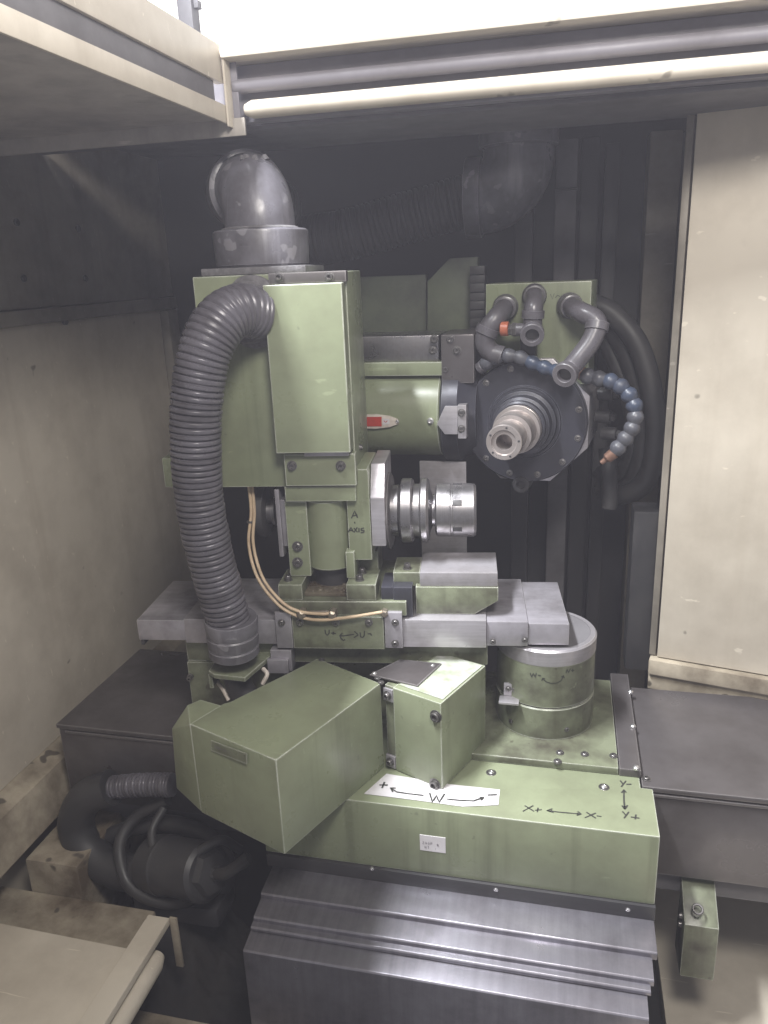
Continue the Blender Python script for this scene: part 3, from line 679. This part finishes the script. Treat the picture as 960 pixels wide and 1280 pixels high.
re_.add('socket', MB().lathe(pth[-1]+Vector((.004, 0, 0)), -XA, [(0, rr_+.001), (.003, rr_+.006), (.03, rr_+.006), (.03, .04)], 36), 'pvc')
re_.add('top_socket', MB().lathe((q0.x, q0.y, q0.z+.012), ZA, [(0, rr_+.001), (.003, rr_+.007), (.05, rr_+.007), (.053, rr_)], 36), 'pvc')

# lubrication tubes
for k, off in enumerate((0, 4)):
    pts = [(311+off, 606, .05), (314+off, 640, .045), (311+off*1.4, 680, .03), (322+off*1.6, 722, .005), (347+off, 755-off, -.014), (372, 770-off*1.6, -.020), (400, 775-off*1.9, -.022)] + ([(440, 771, -.022), (478, 765, -.016)] if k == 0 else [(418, 766, -.02)])
    single('oil_tube', MB().sweep(spline([T.v(*p) for p in pts], 10), .0024, 10), 'cable',
           'longer beige tube bending along to the steel end plate fitting' if k == 0 else 'shorter beige tube ending at the twin fittings on the carriage', 'tube', T, T.v(*pts[-1]), 'beige lubrication tubes')
lf = Thing('tube_fitting', 'row of dull metal tube fittings on the front of the carriage', 'fitting', T, T.v(400, 768, -.01))
for px in (379, 417): q = T.v(px, 764, -.0065); lf.add('nut', MB().lathe(q, -YA, [(0, .0072), (.016, .0072), (.018, .004), (.018, 0)], 6), 'brass', ang=20)
lf.add('sleeve', MB().cyl(T.v(383, 766, -.0135), T.v(412, 765, -.0135), .0034, 12), 'brass')
lf.add('nut', MB().lathe(T.v(481, 764, -.0065), -YA, [(0, .006), (.010, .006), (.012, .004), (.012, 0)], 6), 'brass', ang=20)
lf.add('clip', MB().ring(T.v(313.5, 652, .044)-ZA*.002, ZA, .0025, .006, .004, 16), 'bolt')

# rest block right of the carriage
rb = Thing('rest_block', 'steel capped green rest block under the chuck on the slide table', 'rest block', T, (T.v(575, 760, .02).x, .05, TZ+.008))
p_, q_, r_, s_ = T.rect(524, 734, 623, 760, .012)
bz = TZ+.0083
poly = [(p_-.005, .012, bz), (q_-.035, .012, bz), (q_, .012, r_+.012), (q_, .012, s_), (p_-.005, .012, s_)]
rb.add('body', MB().prism(poly, (0, .095, 0), .0015), 'greendirty')
p2, q2, r2, s2 = T.rect(525, 716, 622, 734, .014)
rb.add('steel_cap', MB().box(p2, q2, .014, .10, s_+.0003, s2, .0015), 'steel')
p3, q3, r3, s3 = T.rect(492, 714, 524, 735, .03)
gb = rb.add('side_block', MB().box(p3, p2-.0006, .025, .09, s_-.004, s3, .0015), 'greendirty')
rb.add('bolt', MB().bolt(((p3+p2)/2, .04, s3), ZA, .005, .009), 'bolt', gb)
p3, q3, r3, s3 = T.rect(466, 736, 515, 758, -.004)
rb.add('dark_shoe', MB().box(p3+.03, q3, .0005, .024, bz, s3, .001).box(p3+.012, p3+.0295, .002, .06, SZT+.0005, s3, .001), 'flange')

# ================================================================== MOTOR COVER AND BRACKET (frame K)
zc_ = .94
mc = Thing('motor_cover', 'large angular green sheet metal motor cover jutting out in front', 'motor cover', K, (-.18, -.1, .80))
mc.add('shell', MB().prism([(-.099, -.217, .801), (-.099, -.002, .801)] + [(q.x, q.y, .801) for q in (K.z(397, 823, zc_), K.z(288, 877, zc_))] + [(-.2505, K.z(288, 877, zc_).y-.008, .801), (-.2505, -.221, .801)], (0, 0, zc_-.801), .002), 'green')
mc.add('side_shell', MB().hull([(-.251, -.2205, zc_-.0015), (-.251, -.165, zc_-.0015), (-.288, -.170, zc_-.0015), (-.292, -.190, zc_-.0015), (-.251, -.2205, .905), (-.312, -.206, .903), (-.312, -.168, .903), (-.251, -.2205, .802), (-.320, -.206, .802), (-.320, -.168, .802), (-.251, -.165, .802)], .0012), 'green')
a = K.v(264, 925, -.2190); b = K.v(308, 950, -.2190)
fl = [K.v(*p) for p in ((264, 925, -.2206), (309, 942, -.2206), (309, 955, -.2206), (264, 938, -.2206))]
np_ = mc.add('embossed_plate', MB().prism(fl, (0, -.0006, 0), 0), 'greendirty')
mp = plane_map(K.v(269, 935, -.2212), (fl[1]-fl[0]).normalized(), ZA, -YA); m = MB(); write(m, '2H0-18-1', 0, 0, .0045, .0006, mp); mc.add('print', m, 'inkfaint', np_)
for px, py in ((402, 825), (472, 848), (476, 853)): mc.add('screw', MB().bolt(K.z(px, py, zc_), ZA, .0035, .002), 'bolt')
bk_ = Thing('swivel_bracket', 'green angled bracket box bolted beside the motor cover', 'bracket', K, (-.05, .06, .80))
box = bk_.add('body', MB().box(-.080, 0, 0, .125, .8015, .938, .002), 'green')
bk_.add('end_strip', MB().box(-.0965, -.0805, .004, .12, .8015, .936, .0012), 'greendirty')
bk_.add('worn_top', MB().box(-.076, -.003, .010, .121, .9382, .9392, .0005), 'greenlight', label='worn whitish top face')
for z in (.925, .815):
    tab = bk_.add('tab', MB().box(-.097, -.081, .000, .0035, z-.012, z+.008, .0008), 'slide'); bk_.add('bolt', MB().bolt((-.089, .0, z-.002), -YA, .005, .006), 'bolt', tab)
for px, py in ((545, 895), (544, 980)): bk_.add('bolt', MB().bolt(K.v(px, py, 0), -YA, .0068, .006), 'bolt', box)
tri = [K.z(px, py, .942) for px, py in ((462, 843), (500, 824), (552, 829), (522, 857))]
tp = bk_.add('top_plate', MB().prism(tri, (0, 0, -.0025), .0005), 'sheetdark', label='dark steel cover plate on the bracket')
for px, py in ((541, 832), (468, 842)): bk_.add('screw', MB().bolt(K.z(px, py, .942), ZA, .003, .002), 'bright', tp)

# ================================================================== GRINDING SPINDLE (frame S; z centre SZ)
sp = Thing('grinding_spindle', 'grinding spindle with dark round flange and bare steel nose', 'spindle', S, (0, .05, SZ-.11))
oc = lambda r, k=.92: [(r*math.cos(R(22.5+45*i)), r*math.sin(R(22.5+45*i))*k) for i in range(8)]
sp.add('housing', MB().prism([(x, .016, SZ+z) for x, z in oc(.1125, 1)], (0, .16, 0), .002), 'steel')
fl_ = sp.add('flange', MB().lathe((0, .0155, SZ), -YA, [(0, .1035), (.012, .1035), (.0145, .101), (.0145, .062), (.018, .060), (.018, .0)], 72), 'flange')
for i in range(12):
    a_ = R(15+30*i); sp.add('bolt', MB().bolt((.092*math.cos(a_), .0008, SZ+.092*math.sin(a_)), -YA, .0042, .002), 'bolt', fl_)
sp.add('hub', MB().lathe((0, -.0028, SZ), -YA, [(0, .056), (.008, .054), (.010, .049), (.028, .047), (.030, .043), (.042, .0425), (.044, .040)], 56), 'flange')
sp.add('nose', MB().lathe((0, -.047, SZ), -YA, [(0, .038), (.010, .038), (.011, .036), (.013, .038), (.020, .038), (.021, .033), (.060, .0315), (.061, .0255), (.096, .0255), (.099, .0272), (.112, .0272), (.1135, .0262), (.1135, .0195), (.111, .0185), (.111, .0125), (.070, .011), (.070, 0)], 56), 'nose', ang=25)
for i in range(5):
    a_ = R(80+72*i); sp.add('pin_hole', MB().lathe((.0228*math.cos(a_), -.1606, SZ+.0228*math.sin(a_)), -YA, [(0, .0018), (.0004, .0015), (.0004, 0)], 10), 'black')
sp.add('drain_plug', MB().lathe((-.004, .010, SZ-.108), (0, -1, -.1), [(-.05, .016), (.005, .016), (.010, .014), (.010, .008), (.004, .007), (.004, 0)], 20), 'black')
sp.add('motor_body', MB().lathe((0, .177, SZ), YA, [(0, .10), (.22, .10)], 40), 'black')

# green manifold block above the flange
a, b, c, d = S.rect(607, 353, 738, 446, .030)
mf = Thing('coolant_manifold', 'pale green coolant manifold block above the spindle flange', 'manifold', S, ((a+b)/2, .06, c))
mf.add('block', MB().box(a, b, .030, .12, SZ+.060, d, .002), 'green')
mp = plane_map(S.v(688, 374, .030), XA, ZA, -YA); m = MB(); m.ribbon([(0, .008), (.003, 0), (.006, .009)], .001, mp); m.ribbon([(.008, .002), (.011, .006), (.015, .004)], .001, mp); mf.add('marking', m, 'ink')
def pipe(name, label, pts, r, mat='pipe', sock=True, hollow=False, n=8):
    t = Thing(name, label, 'pipe', S, S.v(*pts[0]), 'coolant pipes on the manifold')
    P = spline([S.v(*p) for p in pts], n)
    t.add('tube', MB().sweep(P, r, 20), mat, ang=50)
    t.add('socket', MB().lathe(P[0], P[2]-P[0], [(0, r*1.35), (.006, r*1.32), (.010, r*1.18), (.022, r*1.15), (.023, r)], 24), mat)
    k = len(P)//2; dd = (P[k+1]-P[k]).normalized()
    t.add('joint', MB().lathe(P[k]-dd*.006, dd, [(0, r), (0, r*1.18), (.012, r*1.18), (.013, r)], 24), mat)
    if hollow:
        dd = (P[-1]-P[-2]).normalized(); t.add('mouth', MB().ring(P[-1]-dd*.001, dd, r*.72, r*1.25, .012, 24), mat)
        t.add('bore', MB().lathe(P[-1]+dd*.001, dd, [(0, r*.72), (.0008, r*.71), (.0008, 0)], 20), 'black')
    return t
pipe('elbow_pipe', 'grey double elbow pipe on the manifold, next to the orange plug', [(632, 384, .030), (630, 386, .010), (620, 398, -.012), (609, 413, -.018), (606, 428, -.016), (614, 440, -.012), (628, 445, -.012)], .0160)
p2_ = pipe('elbow_pipe', 'short grey tee pipe whose open mouth faces out above the flange', [(668, 370, .030), (668, 372, .004), (667, 385, -.014), (666, 400, -.016), (666, 410, -.018), (665.5, 416, -.034)], .0150, hollow=True)
q = S.v(657, 412, -.018); w_ = S.v(628, 411, -.018)
br = p2_.add('branch', MB().cyl(q, S.v(645, 412, -.018), .010, 20), 'pipe'); p2_.add('nut', MB().lathe(S.v(646, 412, -.018), -XA, [(0, .0115), (.007, .0115), (.008, .009), (.014, .009)], 6), 'bolt', ang=20)
p2_.add('plug', MB().cyl(S.v(636, 411, -.018), S.v(626, 411, -.018), .0115, 20), 'orange')
pipe('elbow_pipe', 'long grey elbow pipe bent back over the flange with open mouth', [(712, 382, .030), (716, 384, .008), (728, 391, -.010), (742, 398, -.016), (746, 408, -.020), (738, 428, -.028), (724, 447, -.036), (713, 460, -.042), (708, 466, -.058)], .0155, hollow=True)
single('hose_stub', MB().box(*(lambda r: (r[0], r[1]))(S.rect(650, 415, 670, 450, .008)), .006, .026, S.rect(650, 415, 670, 452, .008)[2], S.rect(650, 415, 670, 450, .008)[3], .004), 'black', 'black rubber stub between the tee pipe and the flange', 'stub', S, S.v(660, 450, .016))
# ball-jointed coolant hoses
def ball_hose(name, label, pts, n, mats, rr=.0112, taper=1.):
    P = spline([S.v(*p) for p in pts], 20); L = sum((b_-a_).length for a_, b_ in zip(P, P[1:])); P = resample(P, L/n*.9999)
    t = Thing(name, label, 'coolant hose', S, P[0])
    for i in range(len(P)-1):
        d_ = P[i+1]-P[i]; l_ = d_.length; r = rr*(1-(1-taper)*i/n)
        t.add('segment', MB().lathe(P[i], d_, [(-.001, r*.74), (l_*.08, r*.84), (l_*.26, r*1.02), (l_*.48, r*1.09), (l_*.72, r*1.0), (l_*.9, r*.84), (l_*1.02, r*.76)], 20), mats[min(i, len(mats)-1)], ang=60)
    return t, P
t, P = ball_hose('ball_hose', 'short ball jointed hose lying along the top of the flange, partly blue', [(603, 458, -.006), (612, 450, -.012), (630, 444, -.014), (648, 446, -.014), (668, 455, -.014), (688, 462, -.016), (704, 466, -.018)], 7, ['bluedirty', 'bluedirty', 'bluedirty', 'bluedirty', 'blue', 'blue', 'blue'])
d_ = (P[0]-P[1]).normalized(); t.add('nozzle', MB().ring(P[0]-d_*.003, d_, .007, .0105, .010, 20), 'pipe'); t.add('bore', MB().lathe(P[0]-d_*.001, d_, [(0, .0068), (.001, 0)], 16), 'black')
t, P = ball_hose('ball_hose', 'long blue ball jointed hose hooking down to the right of the flange', [(728, 468, .0), (744, 473, -.004), (764, 476, -.008), (781, 487, -.012), (792, 502, -.014), (795, 522, -.016), (788, 540, -.018), (777, 554, -.020), (768, 566, -.022)], 10, ['bluedirty', 'bluedirty', 'blue', 'blue', 'blue', 'blue', 'bluedirty', 'bluedirty', 'bluedirty'], .0124)
d_ = (P[-1]-P[-2]).normalized(); t.add('nozzle', MB().lathe(P[-1], d_+Vector((-.3, 0, .1)), [(0, .0095), (.014, .0085), (.018, .0045), (.026, .004), (.026, 0)], 16), 'copper')
t.add('inlet', MB().lathe(S.v(722, 466, .004), S.v(735, 468, 0)-S.v(722, 466, .004), [(0, .008), (.004, .0105), (.012, .0105), (.014, .008)], 8), 'copper')
# side pieces of the housing
for px, py, fl2 in ((748, 492, 'top black cable fitting of three on the side of the spindle housing'), (745, 520, 'middle black cable fitting of three on the side of the spindle housing'), (752, 541, 'bottom black cable fitting of three on the side of the spindle housing')):
    q = S.v(px, py, .05); single('side_fitting', MB().cyl(q, q+Vector((.025, -.006, 0)), .011, 14).cyl(q+Vector((.025, -.006, 0)), q+Vector((.032, -.008, 0)), .007, 6), 'black', fl2, 'fitting', S, q, 'side cable fittings')

# supply hoses behind
for i, (dx, dy, dv) in enumerate(((0, 0, 0), (-14, 10, .03), (-26, 22, .05))):
    pts = [(735+dx*.3, 378+dy, .16), (765+dx*.5, 392+dy, .15), (797+dx, 430+dy, .14), (815+dx, 490+dy*.5, .13), (820+dx, 550, .13), (808+dx, 600-dy*.4, .14), (780+dx*.6, 618-dy*.6, .15), (750, 610-dy, .17)]
    single('supply_hose', MB().sweep(spline([S.v(a_, b_, c_+dv) for a_, b_, c_ in pts], 10), .0185, 16), 'rubber', ('outermost', 'middle', 'innermost')[i] + ' black supply hose looping down behind the spindle', 'hose', S, S.v(pts[4][0], pts[4][1], .13+dv), 'black hoses looping behind the spindle')
single('drop_hose', MB().sweep(spline([S.v(758, 560, .10), S.v(761, 590, .09), S.v(762, 625, .09), S.v(761, 634, .09)], 8), .014, 16), 'rubber', 'short black hose hanging straight down below the long blue hose', 'hose', S, S.v(761, 634, .09))

# ================================================================== SPINDLE ARM (machine frame)
AY = 1.36
asx = lambda px, py=510, y=AY-.075: W.v(px, py, y).x
ar = Thing('spindle_arm', 'green cylindrical spindle arm behind the head box with red name plate', 'spindle arm', W, (asx(500), AY, W.v(500, 575, AY-.075).z))
zt_, zb_ = W.v(500, 462, AY-.03).z, W.v(500, 572, AY-.04).z
AR = (zt_-zb_)/2*1.02; AZ_ = (zt_+zb_)/2
X0, X1 = asx(300), asx(549)
barrel = ar.add('barrel', MB().cyl((X0, AY, AZ_), (X1, AY, AZ_), AR, 64, .003), 'green')
zl = W.v(500, 470, AY-AR*.72).z; zh = W.v(500, 453, AY-AR*.72).z
ar.add('top_plate', MB().box(X0, asx(562, 460), AY-AR*.72, AY+.06, zl, zh, .002), 'green')
ar.add('bolt', MB().bolt(W.v(557, 462, AY-AR*.72), -YA, .005, .005), 'bolt')
ar.add('way', MB().box(X0, W.v(548, 430, AY-.045).x, AY-.045, AY+.05, zh+.0005, W.v(500, 420, AY-.045).z, .0015), 'machined')
ar.add('collar', MB().lathe((X1+.0005, AY, AZ_), XA, [(0, AR+.003), (.004, AR+.008), (.030, AR+.008), (.034, AR+.004), (.06, AR*.9)], 56), 'flange')
zj = W.v(570, 448, AY-.06)
ar.add('joint_casting', MB().box(X1+.002, X1+.058, AY-.06, AY+.05, AZ_+AR*.72, W.v(560, 418, AY-.06).z, .004), 'sheetdark')
for px, py in ((543, 424), (563, 424), (541, 438), (571, 438)): ar.add('bolt', MB().bolt(W.v(px, py, AY-.060), -YA, .0055, .005), 'bolt')
# clamp link to the spindle
f = lambda px, py, y=AY-AR-.012: W.v(px, py, y)
lk = ar.add('clamp_link', MB().prism([f(546, 530), f(556, 543), f(572, 543), f(572, 508), f(556, 508)], (0, .012, 0), .001), 'steel')
ar.add('clamp_plate', MB().box(f(572.5, 525).x, f(583, 525).x, AY-AR-.014, AY-AR+.05, f(577, 548).z, f(577, 506).z, .001), 'steel')
for py in (516, 536): ar.add('bolt', MB().bolt(f(577, py, AY-AR-.014), -YA, .005, .005), 'bolt')
ar.add('pin', MB().bolt(f(538, 526, AY-AR-.001), -YA, .004, .006), 'bright')
# name plate wrapped on the barrel front
npx = [f(px, py, AY-AR-.0035) for px, py in ((440, 519), (470, 518), (486, 520), (497, 524), (498, 530), (487, 534), (470, 536), (440, 535))]
nb = ar.add('name_plate', MB().prism(npx, (0, .004, 0), .0005), 'platewhite', label='red and cream name plate with pointed end')
r4 = [f(px, py, AY-AR-.0043) for px, py in ((440, 521.5), (477, 521), (477, 533), (440, 533))]; ar.add('red_field', MB().prism(r4, (0, .0006, 0), 0), 'red', nb)
r4 = [f(px, py, AY-AR-.0045) for px, py in ((478.5, 523), (487, 524), (487, 530), (478.5, 531))]; ar.add('white_field', MB().prism(r4, (0, .0006, 0), 0), 'paper', nb)
mp = plane_map(f(480, 528, AY-AR-.0046), XA, ZA, -YA); m = MB(); m.ribbon([(0, .003), (.003, .0), (.006, .003)], .0012, mp); ar.add('print', m, 'red', nb)
ar.add('screw', MB().bolt(f(496.5, 527, AY-AR-.0035), -YA, .0022, .002), 'bright', nb)

# guard and column plate behind the arm, their shadow put into the dark green
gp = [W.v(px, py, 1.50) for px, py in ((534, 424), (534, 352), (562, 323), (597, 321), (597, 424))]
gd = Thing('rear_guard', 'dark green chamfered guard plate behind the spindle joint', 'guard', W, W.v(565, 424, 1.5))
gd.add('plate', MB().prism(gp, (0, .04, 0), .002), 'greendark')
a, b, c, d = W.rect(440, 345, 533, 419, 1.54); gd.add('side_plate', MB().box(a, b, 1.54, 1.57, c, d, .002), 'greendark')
bl = Thing('bellows', 'black rubber bellows strip between guard and manifold', 'bellows', W, W.v(600, 450, 1.45))
a, b, c, d = W.rect(588, 332, 606, 560, 1.45)
for i in range(22): z = c+(d-c)*i/22; bl.add('fold', MB().box(a, b, 1.45-.004*(i % 2), 1.49, z, z+(d-c)/22-.0005, .001), 'rubber')
a, b, c, d = W.rect(526, 577, 583, 704, 1.33)
single('splash_plate', MB().box(a, b, 1.33, 1.336, c-.04, d, .001), 'steel', 'grey steel splash plate upright behind the chuck', 'plate', W, ((a+b)/2, 1.333, c))
a, b, c, d = W.rect(786, 640, 818, 860, 1.30)
single('side_bellows', MB().box(a, b, 1.30, 1.36, .80, d, .003), 'rubber', 'black rubber side seal beside the cream door panel', 'seal', W, ((a+b)/2, 1.33, .80))

# ================================================================== LOWER LEFT PUMP HOSES
pg = Thing('coolant_hose', 'dark ribbed hose bending down in front of the left way cover', 'hose', W, (-.72, .93, .66))
hpts = [W.v(216, 981, .93), W.v(180, 981, .93), W.v(140, 984, .93), W.v(108, 998, .925), W.v(95, 1030, .92), W.v(112, 1066, .91), W.v(150, 1088, .90), W.v(195, 1092, .89)]
pg.add('ribbed_end', corrugate(MB(), hpts[:3], .0185, .006, .002, 20), 'hose', ang=60)
pg.add('smooth_bend', MB().sweep(spline(hpts[2:], 10), .029, 20), 'rubber')
pm = Thing('pump_motor', 'black greasy pump motor lying behind the cream door sill', 'pump', W, W.v(235, 1110, .88))
pa = W.v(190, 1078, .90); pb_ = W.v(258, 1090, .86)
pm.add('body', MB().lathe(pa, pb_-pa, [(0, .034), (.006, .043), (.045, .046), (.050, .043), ((pb_-pa).length, .044), ((pb_-pa).length+.006, .038), ((pb_-pa).length+.006, 0)], 32), 'rubber')
dd = (pb_-pa).normalized(); pm.add('end_cap', MB().lathe(pb_+dd*.006, dd, [(0, .034), (.012, .031), (.014, .012), (.02, .011), (.02, 0)], 6), 'black', ang=20)
pm.add('mount', MB().box(pa.x-.02, pb_.x+.01, .86, .93, pa.z-.075, pa.z-.036, .012), 'black')
pm.add('outlet', MB().sweep(spline([pb_+dd*.018, pb_+dd*.045+Vector((0, 0, .005)), pb_+dd*.07+Vector((.01, .02, .02))], 6), .009, 14), 'grime')

# heap of black swarf and sludge under the pump
from mathutils import noise
m = MB(); b_ = bmesh.new(); NX, NY = 64, 72; gv = []
for j_ in range(NY+1):
    for i_ in range(NX+1):
        x, y = -.72+.34*i_/NX, .60+.37*j_/NY
        h = .372 + max(0, .17*math.exp(-((x+.62)/.11)**2-((y-.92)/.16)**2)) + .022*noise.fractal(Vector((x*22, y*22, 1)), 1, 2, 4) +   .004*noise.noise(Vector((x*90, y*90, 5)))
        gv.append(b_.verts.new((x, y, h)))
for j_ in range(NY):
    for i_ in range(NX):
        k_ = j_*(NX+1)+i_; b_.faces.new((gv[k_], gv[k_+1], gv[k_+NX+2], gv[k_+NX+1]))
m._merge(b_)
sw = make('swarf', m, 'grime', ang=60); sw['kind'] = 'stuff'; sw['label'] = 'black heap of greasy grinding swarf under the pump'; sw['category'] = 'swarf'

# tangle of greasy lines round the pump
for lb_, pts, r in (('thin black line looping over the pump motor', [(205, 1010, .93), (190, 1040, .90), (200, 1072, .87), (240, 1068, .86), (275, 1050, .88), (300, 1062, .92)], .007),
                    ('greasy black cable sagging from the ribbed hose end to the pan', [(210, 1000, .94), (170, 1022, .93), (150, 1055, .90), (158, 1100, .87), (185, 1122, .86), (225, 1128, .86), (262, 1110, .87)], .010),
                    ('black hose tucked between pump motor and way cover', [(120, 1052, .94), (165, 1035, .95), (215, 1030, .95), (262, 1048, .94), (285, 1085, .92), (270, 1125, .90)], .014)):
    single('grease_line', MB().sweep(spline([W.v(*p) for p in pts], 10), r, 14), 'rubber', lb_, 'hose', W, W.v(*pts[3]), 'hoses tangled round the pump')

# ================================================================== haze volume added for the veil of a dirty lens
hz_m = bpy.data.materials.new('lens_veil_haze'); hz_m.use_nodes = True; t = hz_m.node_tree
t.nodes.remove(t.nodes['Principled BSDF'])
pv = t.nodes.new('ShaderNodeVolumePrincipled'); pv.inputs['Color'].default_value = (.84, .82, .95, 1); pv.inputs['Density'].default_value = .042; pv.inputs['Anisotropy'].default_value = .25
t.links.new(pv.outputs[0], t.nodes['Material Output'].inputs['Volume'])
MT['lens_veil'] = hz_m
hz_o = make('haze', MB().box(-1.6, 1.6, -.6, 2.6, -.7, 2.62, 0), 'lens_veil'); hz_o['kind'] = 'stuff'; hz_o['label'] = 'thin haze added over the machine for a dirty lens veil'; hz_o['category'] = 'haze'
